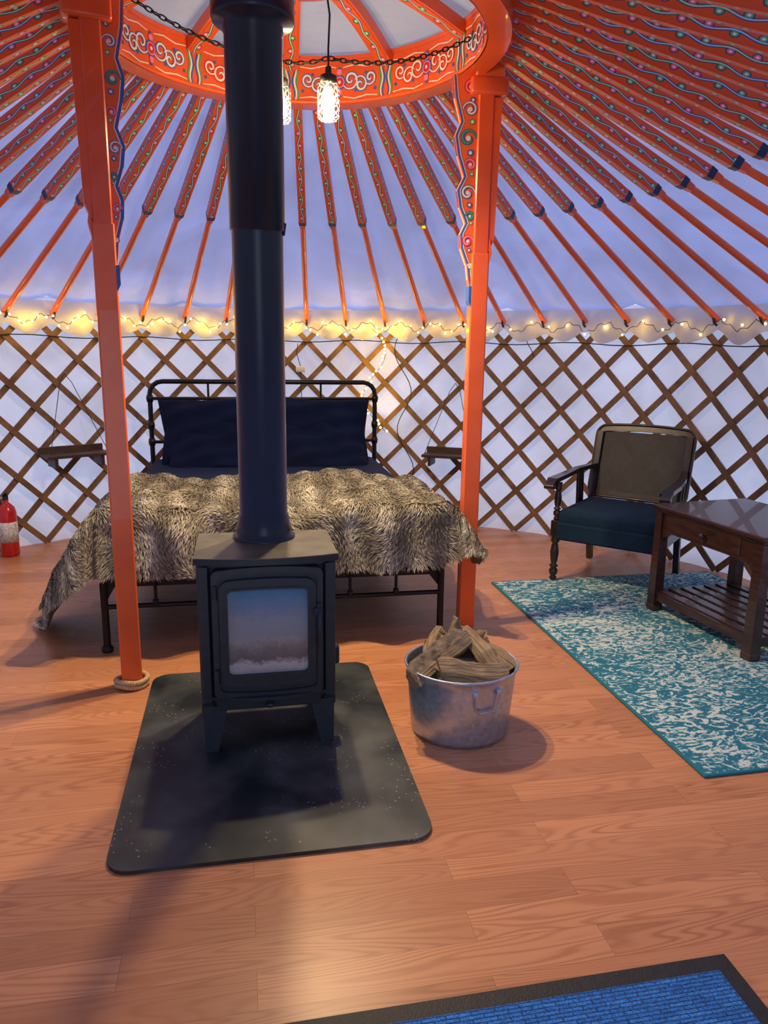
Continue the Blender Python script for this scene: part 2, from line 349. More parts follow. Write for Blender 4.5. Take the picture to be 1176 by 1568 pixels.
    def frame(s,o,i_,a,b,mat):
        n=len(o); f=lambda p,h:(p[0],h,p[1])
        vs=[f(p,a) for p in o]+[f(p,a) for p in i_]+[f(p,b) for p in o]+[f(p,b) for p in i_]
        fs=[]
        for k in range(n):
            j=(k+1)%n
            fs+=[(k,j,n+j,n+k),(2*n+k,2*n+j,3*n+j,3*n+k),(k,j,2*n+j,2*n+k),(n+k,n+j,3*n+j,3*n+k)]
        s.add(vs,fs,mat)
    def ribbon(s,pts,w,fn,mat,off=0):
        n=len(pts); vs=[]
        for i in range(n):
            a=pts[max(i-1,0)]; b=pts[min(i+1,n-1)]; dx,dy=b[0]-a[0],b[1]-a[1]; l=math.hypot(dx,dy) or 1
            ww=w*(.45+.55*math.sin(pi*min(1,max(0,(i+.6)/(n)))) ) 
            nx,ny=-dy/l*ww/2,dx/l*ww/2
            vs+=[fn(pts[i][0]+nx,pts[i][1]+ny,off),fn(pts[i][0]-nx,pts[i][1]-ny,off)]
        s.add(vs,[(2*i,2*i+1,2*i+3,2*i+2) for i in range(n-1)],mat)
    def disc(s,c,r,fn,mat,off=0,seg=10):
        s.add([fn(c[0]+r*math.cos(2*pi*k/seg),c[1]+r*math.sin(2*pi*k/seg),off) for k in range(seg)],[list(range(seg))],mat)
    def done(s,name,loc=(0,0,0),yaw=0,recalc=True,bevel=0):
        me=bpy.data.meshes.new(name); me.from_pydata(s.V,[],s.F)
        for m in s.mats: me.materials.append(m)
        me.polygons.foreach_set('material_index',s.MI); me.polygons.foreach_set('use_smooth',s.SM)
        ul=me.uv_layers.new(name='UVMap'); flat=[c for f in s.UV for p in f for c in p]; ul.data.foreach_set('uv',flat)
        if recalc:
            bm=bmesh.new(); bm.from_mesh(me); bmesh.ops.recalc_face_normals(bm,faces=bm.faces[:]); bm.to_mesh(me); bm.free()
        me.update(); o=bpy.data.objects.new(name,me); bpy.context.collection.objects.link(o)
        o.location=loc; o.rotation_euler=(0,0,math.radians(yaw))
        if bevel:
            md=o.modifiers.new('bevel','BEVEL'); md.width=bevel; md.segments=2; md.limit_method='ANGLE'
        return o
def rr(w,h,r,cx=0,cy=0,n=5,arch=0,archb=0):
    pts=[]
    for sx,sy,a0 in ((1,1,0),(-1,1,90),(-1,-1,180),(1,-1,270)):
        for k in range(n+1):
            a=math.radians(a0+90*k/n); pts.append((cx+sx*(w/2-r)+r*math.cos(a),cy+sy*(h/2-r)+r*math.sin(a)))
        if sy==1 and sx==1:
            for k in range(1,8): pts.append((cx+(w/2-r)*(1-2*k/8),cy+h/2))
        if sy==-1 and sx==-1:
            for k in range(1,8): pts.append((cx-(w/2-r)*(1-2*k/8),cy-h/2))
    o=[]
    for x,y in pts:
        q=1-((x-cx)/(w/2))**2
        if y>cy: y+=arch*q
        else: y-=archb*q
        o.append((x,y))
    return o
def spiral(cx,cy,r,turns,a0,d=1,n=22,r0=.15):
    return [(cx+r*(1-(1-r0)*k/n)*math.cos(a0+d*turns*2*pi*k/n),cy+r*(1-(1-r0)*k/n)*math.sin(a0+d*turns*2*pi*k/n)) for k in range(n+1)]
def pol(c,a,r,z): return Vector((c[0]+r*math.cos(a),c[1]+r*math.sin(a),z))
def E(x,y,z): return Euler((math.radians(x),math.radians(y),math.radians(z))).to_matrix()

# ------------------------------------------------------------------ room shell
b=MB(); b.lathe([(0,0),(3.25,0),(3.25,-.12),(0,-.12)],M_floor,c=(C[0],C[1],0),seg=96); fl=b.done('floor')
for p in fl.data.polygons: p.use_smooth=False
half=math.asin(.47/R)
def wall(name,a0,a1):
    b=MB(); n=int((a1-a0)/.02); hz=[-.02,.25,.5,.8,1.1,1.4,1.62,1.74]; vs=[]
    for i in range(n+1):
        a=a0+(a1-a0)*i/n
        for z in hz:
            r=R+.055+.014*math.sin(a*23+z*3)*math.sin(z*2.2)+.008*math.sin(a*61)
            vs.append(pol(C,a,r,z))
    m=len(hz); b.add(vs,[(i*m+j,(i+1)*m+j,(i+1)*m+j+1,i*m+j+1) for i in range(n) for j in range(m-1)],M_wallcloth,True)
    return b.done(name,recalc=False)
d0=DOOR_A+half; d1=DOOR_A-half+2*pi
wall('wall_right',d0,math.radians(35)); wall('wall_back',math.radians(35),math.radians(145)); wall('wall_left',math.radians(145),d1)
# roof cloth (ceiling)
b=MB(); n=240; vs=[]; K=60; da=2*pi/K
ts=[0,.12,.25,.4,.55,.7,.85,1]
for i in range(n):
    a=2*pi*i/n
    for t in ts:
        p=pol(C,a,R+.06,1.70)*(1-t)+pol(RC,a,RR+.03,2.82)*t
        sag=.02*math.cos(a*K)*(1-t)+.014*math.sin(a*17+t*9)+.010*math.sin(a*39-t*14)
        p.z+=sag-.01*math.sin(pi*t); vs.append(p)
m=len(ts)
b.add(vs,[(i*m+j,((i+1)%n)*m+j,((i+1)%n)*m+j+1,i*m+j+1) for i in range(n) for j in range(m-1)],M_roofcloth,True)
# crown cover
vs=[];rs=[RR+.05,.6,.35,.12]; zs=[2.84,2.92,2.98,3.0]
for i in range(64):
    a=2*pi*i/64
    for r_,z_ in zip(rs,zs): vs.append(pol(RC,a,r_,z_+.01*math.sin(a*10)))
b.add(vs,[(i*4+j,((i+1)%64)*4+j,((i+1)%64)*4+j+1,i*4+j+1) for i in range(64) for j in range(3)],M_crowncloth,True)
b.add([vs[i*4+3] for i in range(64)],[list(range(64))],M_crowncloth)
b.done('ceiling',recalc=False)

# lattice
b=MB(); 
def in_door(a): 
    d=(a-DOOR_A+pi)%(2*pi)-pi; return abs(d)<half+.01
dang=1.56/R
for k in range(K):
    for sgn,rad in ((1,R-.012),(-1,R+.002)):
        path=[];nor=[]
        for i in range(11):
            t=i/10; a=(k+.5)*da+sgn*(t*dang); p=pol(C,a,rad,.02+1.60*t)
            if in_door(a):
                if len(path)>1: b.bar(path,nor,.040,.011,M_lath)
                path=[];nor=[]; continue
            path.append(p); nor.append((math.cos(a),math.sin(a),0))
        if len(path)>1: b.bar(path,nor,.040,.011,M_lath)
for z in (1.47,):
    b.tube([pol(C,d0+(d1-d0)*i/150,R-.024,z+.01*math.sin(i*.9)) for i in range(151)],.004,M_cord,seg=5)
b.done('lattice_wall_frame',recalc=False)

# door frame (behind the camera)
b=MB(); ux=Vector((math.cos(DOOR_A),math.sin(DOOR_A),0)); uy=Vector((-ux.y,ux.x,0)); cc=Vector((C[0],C[1],0))+ux*R
rotd=Matrix((uy,-ux,Vector((0,0,1)))).transposed()
for sgn in (-1,1): b.box(cc+uy*sgn*.50+Vector((0,0,.86)),(.07,.12,1.72),M_orange,rotd,r=.005)
b.box(cc+Vector((0,0,1.71)),(1.07,.12,.08),M_orange,rotd,r=.005); b.box(cc+Vector((0,0,.012)),(.93,.12,.03),M_orange,rotd)
b.done('trim_door_frame')

# roof poles
b=MB()
for k in range(K):
    a=k*da
    p0=pol(RC,a,RR+.03,RZ0+.10); p1=pol(C,a,R-.035,1.625)
    up=Vector((-math.cos(a)*.4,-math.sin(a)*.4,1)); f=.46; Lp=(p1-p0).length
    pm=p0.lerp(p1,f)
    b.bar([p0,p0.lerp(pm,.5),pm],up,[.042,.047,.047],[.048,.052,.048],M_orange,u0=(k*37%11)*.05,fmats=[M_orn,M_orn2,M_orange,M_orn2])
    pe=p0.lerp(p1,f+.014); b.bar([pm,pe],up,[.050,.043],[.050,.043],M_darkblue)
    pf=p0.lerp(p1,f+.03)
    b.bar([pe,pf],up,[.038,.032],[.036,.030],M_orange)
    b.tube([pf,p0.lerp(p1,.75),p1],[.0175,.019,.0195],M_orange2,seg=8)
    q=p0.lerp(p1,.985); b.tube([q+Vector((math.cos(a)*x,math.sin(a)*x,z)) for x,z in ((-.02,.0),(0,-.035),(.03,-.05))],.009,M_darkwood,seg=5)
b.done('roof_poles',recalc=False)

# crown ring with painted scrolls and spokes
b=MB(); seg=120
prof=[(RR-.04,RZ0+.012),(RR-.045,RZ0),(RR+.045,RZ0),(RR+.045,RZ1+.02),(RR-.045,RZ1+.02),(RR-.045,RZ1),(RR-.04,RZ1),(RR-.04,RZ0+.012)]
b.lathe(prof,M_orange,c=(RC[0],RC[1],0),seg=seg)
for f in range(len(b.SM)): b.SM[f]=False
b.lathe([(RR-.046,RZ0+.006),(RR-.052,RZ0),(RR-.052,RZ0+.018),(RR-.04,RZ0+.02)],M_orange2,c=(RC[0],RC[1],0),seg=seg)
NP=10; a_off=math.radians(80)
zc=(RZ0+RZ1)/2
for p in range(NP):
    ac=a_off+2*pi*p/NP
    def fn(x,y,off,ac=ac):
        r=RR-.0415-off; return pol(RC,ac-x/RR,r,zc+y)
    H=2*pi*RR/NP/2
    for sx in (-1,1):
        for e,mm in ((.012,M_blueline),(.022,M_white),(.032,M_green)):
            b.ribbon([(sx*(H-e-.006*math.sin(t*9)),-.08+.16*t) for t in [i/8 for i in range(9)]],.009,fn,mm,.001)
        for j,(cx,cy,dd) in enumerate(((.060,.010,1),(.115,-.014,-1),(.168,.012,1))):
            s0=spiral(sx*cx,cy,.046-.006*j,1.35,(pi if sx>0 else 0)+(.6*dd*sx),dd*sx)
            b.ribbon(s0,.020,fn,M_red if p%2 else M_blueline,.0008); b.ribbon(s0,.010,fn,M_white,.002)
            b.disc((sx*(cx+.028),cy-dd*.050),.008,fn,M_blueline,.002); 
        b.ribbon([(sx*.02,-.066),(sx*.08,-.076),(sx*.15,-.064),(sx*.21,-.07)],.006,fn,M_white,.0022)
        b.ribbon([(sx*.02,.066),(sx*.08,.076),(sx*.15,.064),(sx*.21,.07)],.006,fn,M_white,.0022)
    for r_,mm,o in ((.034,M_blueline,.001),(.027,M_pink,.002),(.021,M_red,.003),(.008,M_white,.004)): b.disc((0,0),r_,fn,mm,o,14)
    for s in (-1,1): b.disc((0,s*.045),.014,fn,M_pink,.003); b.disc((0,s*.062),.008,fn,M_blueline,.003)
    # spoke
    a=ac+pi/NP; path=[];nor=[]
    for i in range(9):
        t=i/8; r_=RR-.04-(RR-.30)*t; z_=RZ1-.02+.13*math.sin(t*pi/2); path.append(pol(RC,a,r_,z_)); nor.append((math.cos(a)*.2,math.sin(a)*.2,1))
    b.bar(path,nor,.075,.05,M_orange); 
    b.bar([q-Vector((0,0,.027)) for q in path],nor,.050,.004,M_orn)
b.lathe([(.26,RZ1+.08),(.33,RZ1+.08),(.33,RZ1+.15),(.26,RZ1+.15),(.26,RZ1+.08)],M_orange,c=(RC[0],RC[1],0),seg=48)
b.done('crown_ring',recalc=False)

# support columns
def column(name,x,y,yaw,inn,ws=1.0):
    b=MB(); top=RZ0
    b.box((0,0,.93),(.082,.075,1.86),M_orange2,r=.006)
    b.box((0,0,2.15),(.072,.072,.88),M_orange,r=.006)
    o=-inn
    b.prism([(o*.034,1.86),(o*.060,1.92),(o*.072,2.52),(o*.034,2.52)],-.033,.033,M_orange,'XZ')
    b.prism([(o*.038,1.80),(o*.052,1.86),(o*.040,1.92)],-.037,.037,M_orange2,'XZ')
    i=inn
    out=[(.034,1.66),(.052,1.74),(.060,1.80),(.092,1.88),(.098,1.94),(.074,1.99),(.105,2.06),(.118,2.13),(.088,2.19),(.120,2.28),(.135,2.36),(.110,2.42),(.140,2.52),(.150,2.61),(.034,2.61)]
    out=[(i*(.034+(q[0]-.034)*ws),q[1]) for q in out]
    b.prism(out,-.020,.034,M_orange2,'XZ')
    b.prism([(i*.030,1.60),(i*.050,1.64),(i*.05,1.71),(i*.030,1.71)],-.036,.036,M_blueline,'XZ')
    for ysgn in (-1,1):
        def fn(px,pz,off,ysgn=ysgn): return (px,(-.0205-off) if ysgn<0 else (.0345+off),pz)
        ol=[(q[0]-i*.006,q[1]) for q in out[:-1]]
        b.ribbon(ol,.012,fn,M_blueline,.0005); b.ribbon([(q[0]-i*.007,q[1]) for q in ol],.004,fn,M_white,.001)
        for j,(cz,rr_) in enumerate(((1.80,.012),(1.91,.026),(2.02,.020),(2.12,.034),(2.24,.026),(2.35,.040),(2.47,.034),(2.56,.034))):
            rr_*=ws; cx=i*(.036+rr_*1.0)
            s0=spiral(cx,cz,rr_,1.2,0 if j%2 else pi,1 if j%2 else -1,r0=.2)
            b.ribbon(s0,.018*ws,fn,(M_blueline,M_red,M_blueline)[j%3],.001); b.ribbon(s0,.009*ws,fn,(M_white,M_pink,M_green)[j%3],.002)
            b.disc((cx,cz),rr_*.3,fn,M_white,.003)
            b.disc((cx-i*rr_*.3,cz-rr_*1.5),rr_*.38,fn,(M_green,M_blueline)[j%2],.0015); b.disc((cx-i*rr_*.3,cz-rr_*1.5),rr_*.2,fn,M_white,.002)
    for q0,q1 in zip(out[1:-2],out[2:-1]):
        b.bar([(q0[0]+i*.0005,.007,q0[1]),(q1[0]+i*.0005,.007,q1[1])],(1,0,0),.010,.003,M_white if out.index(q0)%3 else M_blueline)
    b.box((o*.01,0,2.565),(.17,.11,.075),M_orange,r=.012,seg=2)
    b.box((o*.01,0,2.64),(.13,.10,.10),M_orange2,r=.006)
    if inn>0:
        for z in (.014,.034): b.tube([( (.060)*math.cos(t)+.004*math.cos(3*t), .056*math.sin(t), z+.004*math.sin(2*t)) for t in [2*pi*k/24 for k in range(24)]],.011,M_rope,closed=True,seg=8)
    return b.done(name,(x,y,0.0005),yaw)
column('support_column',-1.063,2.911,22,1,.72)
column('support_column',.430,3.648,6,-1,1.0)

# valance cloth + fairy lights
b=MB(); n=K*8; vs=[]
aa=[d0+(d1-d0)*i/n for i in range(n+1)]
for a in aa:
    ph=abs(math.sin(a*K/2)); 
    for j,(z,ro) in enumerate(((1.71,.0),(1.67,.030),(1.63,.050),(1.59,.050),(1.565,.025))):
        zz=z-((.015*ph,.055*ph,.085*ph)[j-2]+.010*math.sin(a*37)+.006*math.sin(a*91) if j>1 else 0); vs.append(pol(C,a,R-.03-ro*ph+.02*(1-ph),zz))
b.add(vs,[(i*5+j,(i+1)*5+j,(i+1)*5+j+1,i*5+j+1) for i in range(n) for j in range(4)],M_valance,True)
b.done('trim_valance',recalc=False)

b=MB(); pts=[]
for i in range(331):
    a=math.radians(18)+math.radians(150)*i/330; pts.append(pol(C,a,R-.105-.01*math.sin(i*1.3),1.585+.03*math.sin(i*.55)+.012*math.sin(i*1.9)))
b.tube(pts,.0022,M_cord,seg=4)
drop=[]
for i in range(60):
    t=i/59; drop.append(Vector((-.12+.10*math.sin(t*7)+.06*t,5.91,1.58-.82*t)))
b.tube(drop,.002,M_cord,seg=4)
def bulb(p,rad=.0085):
    bm=bmesh.new(); bmesh.ops.create_icosphere(bm,subdivisions=1,radius=rad)
    bm.verts.index_update(); b.add([v.co+Vector(p) for v in bm.verts],[[v.index for v in f.verts] for f in bm.faces],M_fairy,True); bm.free()
for i in range(0,331,2):
    if i<110 and i%6: continue
    bulb(pts[i]+Vector((random.uniform(-.01,.01),random.uniform(-.01,.01),random.uniform(-.03,.02))))
for i in range(0,60,2): bulb(drop[i]+Vector((random.uniform(-.02,.02),0,0)),.010)
b.done('fairy_lights',recalc=False)
def point(name,loc,w,col,rad=.02):
    l=bpy.data.lights.new(name,'POINT'); l.energy=w; l.color=col; l.shadow_soft_size=rad
    o=bpy.data.objects.new(name,l); o.location=loc; bpy.context.collection.objects.link(o); return o
FC=(1,.56,.01)
for deg,w in ((60,.2),(72,.3),(82,.55),(90,.65),(97,.55),(104,.6),(112,.6),(120,.6),(128,.6),(136,.6),(143,.6),(46,.2)):
    p=pol(C,math.radians(deg),R-.16,1.565); point('fairy_glow',p,w,FC,.02)
point('fairy_glow',(-.08,5.86,1.35),.8,FC); point('fairy_glow',(.0,5.86,1.0),.8,FC)

# pendants
hub1=Vector((-.25,3.30,2.56)); hub2=Vector((-.455,3.36,2.57))
def pendant(name,x,y,z):
    b=MB()
    b.lathe([(.0,-.085),(.036,-.085),(.044,-.075),(.045,.03),(.040,.045),(.030,.055)],M_jar,seg=24)
    b.lathe([(0,.088),(.018,.086),(.034,.078),(.034,.052),(.0,.05)],M_cord,seg=24)
    b.lathe([(0,.115),(.012,.112),(.014,.08)],M_cord,seg=12)
    b.lathe([(0,-.060),(.014,-.056),(.026,-.034),(.027,-.005),(.017,.02),(.011,.035),(0,.04)],M_bulb,seg=16)
    b.tube([(0,0,.11),(0,0,.18),(.006,0,.3),(-.02,.06,.46)],.004,M_cord,seg=6)
    return b.done(name,(x,y,z))
pendant('pendant_lamp',-.25,3.30,2.415); pendant('pendant_lamp',-.455,3.36,2.42)
for x,y,z in ((-.25,3.30,2.35),(-.455,3.36,2.355)):
    point('pendant_glow',(x,y,z),12,(1,.74,.42),.022)
    l=bpy.data.lights.new('pendant_downlight','SPOT'); l.energy=92; l.color=(1,.74,.42); l.spot_size=math.radians(160); l.spot_blend=.8; l.shadow_soft_size=.03
    o=bpy.data.objects.new('pendant_downlight',l); o.location=(x,y,z-.001); bpy.context.collection.objects.link(o)
b=MB()
def chain(p,q,sag):
    p=Vector(p);q=Vector(q); Ln=(q-p).length*1.02; n=int(Ln/.026)
    for i in range(n):
        t=(i+.5)/n; c=p.lerp(q,t); c.z-=sag*4*t*(1-t); d=(q-p); d.z-=sag*4*(1-2*t); d.normalize()
        s=d.cross(Vector((0,0,1))).normalized(); u=s.cross(d); w=s if i%2 else u
        b.tube([c+d*.018*math.cos(k*pi/5)+w*.008*math.sin(k*pi/5) for k in range(10)],.0028,M_cord,seg=5,closed=True)
chain((.34,3.52,2.72),hub1,.05); chain((-1.05,3.02,2.72),hub2,.05); chain(hub1,hub2,.015); chain(hub1,hub1-Vector((0,0,.04)),0)
b.done('lamp_chain',recalc=False)

# ------------------------------------------------------------------ wood stove, pad, pipe
b=MB(); b.prism(rr(.94,1.27,.07),0,.012,M_pad); b.done('hearth_pad',(-.4125,2.4585,0.0005),YAW,bevel=.003)
b=MB()
def arcfront(w,yb,ys,yf,n=10): return [(-w,yb),(w,yb)]+[(w-2*w*k/n,ys-(yf)*(1-(1-2*k/n)**2)) for k in range(n+1)]
b.prism(arcfront(.195,.16,-.15,.022),.165,.690,M_black)
for s in (-1,1):
    b.box((s*.214,.005,.425),(.044,.33,.56),M_black,r=.006,seg=2)
    b.box((s*.214,-.165,.435),(.036,.012,.50),M_black,r=.004)
b.prism(arcfront(.245,.185,-.165,.035),.690,.710,M_black)
b.prism(arcfront(.243,.183,-.163,.035),.710,.713,M_stovetop_lit)  # thin sheet carrying the painted-in light of the stove top
b.prism(arcfront(.235,.17,-.155,.03),.68,.692,M_black)
o1=rr(.375,.455,.02,0,.445,arch=.012,archb=.012); i1=rr(.335,.415,.018,0,.447,arch=.01,archb=.01)
b.prism(o1,-.150,-.188,M_black,'XZ')
b.frame(o1,i1,-.188,-.198,M_black)
o2=rr(.325,.375,.03,0,.450,arch=.008,archb=.008); i2=rr(.27,.305,.015,0,.452,arch=.004,archb=.0)
b.frame(o2,i2,-.187,-.206,M_black)
o3=rr(.285,.32,.02,0,.452,arch=.004); b.frame(o3,i2,-.205,-.210,M_black)
b.prism(rr(.275,.31,.015,0,.452),-.186,-.191,M_sglass,'XZ')
for k in range(7): b.box((-.09+.03*k,-.176,.668),(.02,.01,.006),M_cord)
b.prism([(-.2,-.15),(.2,-.15),(.2,-.17)]+[(.2-.4*k/10,-.185-.03*(1-(1-2*k/10)**2)) for k in range(11)]+[(-.2,-.17)],.205,.217,M_black)
b.box((0,-.165,.185),(.36,.03,.05),M_black,r=.004)
b.tube([(.0,-.18,.183),(.0,-.20,.183)],.011,M_black,seg=12)
b.lathe([(0,0),(.014,.002),(.014,.012),(0,.016)],M_black,c=(0,-.2,.175),seg=12)
b.tube([(.168,-.20,.52),(.172,-.232,.52),(.172,-.235,.46),(.172,-.232,.40)],.007,M_black,seg=8)
b.box((.168,-.205,.52),(.03,.03,.03),M_black,r=.004); b.box((.172,-.205,.47),(.016,.016,.16),M_black,r=.003)
for z in (.3,.6): b.tube([(-.176,-.203,z-.025),(-.176,-.203,z+.025)],.008,M_black,seg=8)
b.box((.245,-.06,.30),(.03,.05,.07),M_black,r=.006)
for sx in (-1,1):
    for sy,yy in ((-1,-.135),(1,.135)): b.tbox((sx*.205,yy+sy*.012,0),(.045,.045),(sx*.188,yy,.17),(.085,.05),M_black)
b.box((0,.0,.15),(.34,.26,.03),M_black,r=.004)
px,py=-.0,.105
prof=[(.115,.712),(.115,.722),(.103,.726),(.103,.745),(.097,.76),(.092,.80),(.0875,.803),(.0875,1.78),(.0885,1.782),(.0885,1.792),(.0945,1.795),(.0945,2.40),(.098,2.402),(.098,2.425),(.13,2.43),(.135,2.445),(.135,2.50),(.12,2.52),(.12,2.60),(.14,2.605),(.14,3.2)]
b.lathe(prof,M_pipe,c=(px,py,0),seg=48)
b.tube([(px+.0885,py-.02,1.78),(px+.0945,py-.02,1.82)],.004,M_black,seg=6)
b.done('wood_stove',(-.428,2.577,.0127),YAW)

# ------------------------------------------------------------------ firewood tub
b=MB(); H=.265
rp=lambda a,z: .004*math.sin(a*64) if .035<z<.225 else 0
b.lathe([(0,.012),(.174,.012),(.176,0),(.182,0),(.185,.02),(.187,.035),(.203,.225),(.203,.235),(.207,H-.01),(.213,H),(.215,H+.006),(.210,H+.010),(.205,H+.004),(.200,H-.01),(.182,.03),(0,.025)],M_galv,seg=256,sy=.93,ripple=rp)
def hfn(th):
    pts=[]
    for x,z in ((-.045,.225),(-.045,.17),(-.03,.155),(.03,.155),(.045,.17),(.045,.225)): 
        a=th+x/.2; r=.208-(.235-z)*.08+.012; pts.append((r*math.cos(a),r*math.sin(a)*.93,z))
    b.tube(pts,.004,M_galv,seg=6)
    for x in (-.045,.045):
        a=th+x/.2; b.box((.208*math.cos(a),.208*math.sin(a)*.93,.225),(.018,.018,.02),M_galv,r=.003)
hfn(math.radians(-68)); hfn(math.radians(112))
tub=b.done('galvanized_tub',(.30,2.60,.0005),0,recalc=False)
# logs
b=MB()
def log(c,ln,w,h,rot,bark=True,seed=0):
    rnd=random.Random(seed); n=9; 
    sec=[(-w/2,-h/2),(w*.1,-h/2*1.05),(w/2,-h/2*.5),(w/2*.75,h/2*.6),(0.05*w,h/2),(-w/2*.8,h/2*.35)]
    vs=[];fs=[];uv=[]
    Mx=Matrix.Translation(c)@rot.to_4x4(); m=len(sec)
    for i in range(n):
        t=i/(n-1)
        for j,(y,z) in enumerate(sec):
            k=1+rnd.uniform(-.12,.12); vs.append(Mx@Vector((ln*(t-.5)+(rnd.uniform(-.014,.014) if i in (0,n-1) else 0),y*k+.008*math.sin(t*5+seed),z*k+.008*math.sin(t*4+seed*2))))
    bf=[]
    for i in range(n-1):
        for j in range(m):
            f=(i*m+j,i*m+(j+1)%m,(i+1)*m+(j+1)%m,(i+1)*m+j); t=i/(n-1)*ln; t2=(i+1)/(n-1)*ln
            u=[(t+seed,j*.1),(t+seed,(j+1)*.1),(t2+seed,(j+1)*.1),(t2+seed,j*.1)]
            fs.append(f);uv.append(u);bf.append(bark and j==0)
    b.add(vs,[f for f,q in zip(fs,bf) if not q],M_split,False,[u for u,q in zip(uv,bf) if not q])
    if bark: b.add(vs,[f for f,q in zip(fs,bf) if q],M_bark,True)
    b.add(vs,[list(range(m))[::-1],list(range((n-1)*m,n*m))],M_split,False,[[(s_[0]*8+seed,s_[1]*2) for s_ in sec][::-1],[(s_[0]*8,s_[1]*2+seed) for s_ in sec]])
log((.035,-.09,.270),.25,.09,.085,E(15,3,6),True,seed=1)
log((.02,-.01,.235),.26,.11,.08,E(180,0,20),True,seed=2)
log((-.09,-.02,.285),.27,.085,.075,E(200,-22,42),True,seed=3)
log((-.10,.07,.285),.22,.07,.07,E(20,-18,70),True,seed=4)
log((.07,.02,.30),.25,.07,.08,E(100,24,-52),True,seed=5)
log((.11,.08,.275),.24,.07,.07,E(320,18,-35),True,seed=6)
log((.0,.12,.28),.24,.08,.08,E(90,-8,5),True,seed=7)
log((-.03,.06,.32),.20,.035,.03,E(0,-50,70),True,seed=8)
log((-.06,.03,.32),.22,.030,.025,E(30,-40,50),False,seed=9)
log((.0,.05,.315),.20,.045,.045,E(60,-24,20),False,seed=13)
log((.04,.09,.31),.20,.05,.04,E(160,12,-70),False,seed=14)
log((0,0,.15),.26,.1,.09,E(0,0,-30),True,seed=10); log((0,.09,.15),.24,.09,.09,E(0,0,10),True,seed=11); log((0,-.09,.16),.22,.08,.09,E(0,0,-5),True,seed=12)
lg=b.done('firewood_logs',(0,0,0),0); lg.parent=tub

# ------------------------------------------------------------------ bed
W,LB=1.62,2.05; MT=.63
b=MB()
r_=.017
pth=[(0,LB,0),(0,LB,1.08)]+[(.09-.09*math.cos(t),LB,1.08+.09*math.sin(t)) for t in (pi/8,pi/4,3*pi/8,pi/2)]
pth=pth+[(W-p[0],p[1],p[2]) for p in pth[::-1]]
b.tube(pth,r_,M_blackmetal,seg=10)
for z in (1.05,.74): b.tube([(0,LB,z),(W,LB,z)],.012,M_blackmetal,seg=8)
for k in range(1,6):
    x=W*k/6; b.tube([(x,LB,.45),(x,LB,1.05)],.008,M_blackmetal,seg=6)
for k in (1.5,2.5,3.5,4.5): b.tube([(W*k/6,LB,1.05),(W*k/6,LB,1.17)],.008,M_blackmetal,seg=6)
for x in (0,W):
    for z in (1.05,.74,.86): b.lathe([(0,-.028),(.022,-.025),(.026,0),(.022,.025),(0,.028)],M_blackmetal,c=(x,LB,z),seg=12)
pth=[(0,0,0),(0,0,.48)]+[(.06-.06*math.cos(t),0,.48+.06*math.sin(t)) for t in (pi/6,pi/3,pi/2)]
pth=pth+[(W-p[0],p[1],p[2]) for p in pth[::-1]]
b.tube(pth,r_,M_blackmetal,seg=10); b.tube([(0,0,.22),(W,0,.22)],.012,M_blackmetal,seg=8)
for k in range(1,7): b.tube([(W*k/7,0,.22),(W*k/7,0,.54)],.008,M_blackmetal,seg=6); b.lathe([(0,-.02),(.015,-.012),(.015,.012),(0,.02)],M_blackmetal,c=(W*k/7,0,.235),seg=8)
for x in (0,W):
    b.box((x,LB/2,.28),(.03,LB-.03,.05),M_blackmetal); b.lathe([(.026,0),(.028,.02),(.018,.03)],M_blackmetal,c=(x,0,0),seg=12); b.lathe([(.026,0),(.028,.02),(.018,.03)],M_blackmetal,c=(x,LB,0),seg=12)
for y in (.5,1.0,1.5): b.box((W/2,y,.28),(W,.04,.03),M_blackmetal)
b.tube([(W/2,LB/2,0),(W/2,LB/2,.28)],.015,M_blackmetal)
b.box((W/2,LB/2,.32),(W-.06,LB-.06,.03),M_blackmetal)
b.box((W/2,LB/2+.01,.335+.145),(W-.01,LB-.07,.29),M_sheet,r=.05,seg=4)
def pillow(cx,cy,cz,w,h,th,tilt,yawp,roll=0,mat=M_pillow):
    Mx=Matrix.Translation((cx,cy,cz))@Matrix.Rotation(math.radians(yawp),4,'Z')@Matrix.Rotation(math.radians(tilt),4,'X')@Matrix.Rotation(math.radians(roll),4,'Z')
    n=28;vs=[];fs=[]
    for side in (1,-1):
        base=len(vs)
        for i in range(n+1):
            for j in range(n+1):
                u=-1+2*i/n; v=-1+2*j/n
                e=(max(0,1-abs(u)**2.6)*max(0,1-abs(v)**2.6))**.5
                pin=1-.09*(1-abs(u*v))*(max(abs(u),abs(v))**4)
                wr=.018*math.sin(u*7+v*3+cx*9)*e+.014*math.sin(v*11-u*4)*e+.006*math.sin(u*19+cx*5)*(1-e)
                vs.append(Mx@Vector((u*w/2*pin,v*h/2*pin,side*(th/2*e+.004)+wr)))
        for i in range(n):
            for j in range(n):
                a=base+i*(n+1)+j; fs.append((a,a+1,a+n+2,a+n+1) if side>0 else (a,a+n+1,a+n+2,a+1))
    b.add(vs,fs,mat,True)
pillow(.45,1.83,.835,.74,.50,.20,66,2,2); pillow(1.17,1.83,.835,.74,.50,.20,66,-2,-2)
pillow(.50,1.72,.74,.72,.44,.17,48,-3,2); pillow(1.15,1.70,.73,.74,.44,.17,47,3,-2)
bed=b.done('metal_bed',(-1.30,3.27,0.0005),10.5,recalc=False)

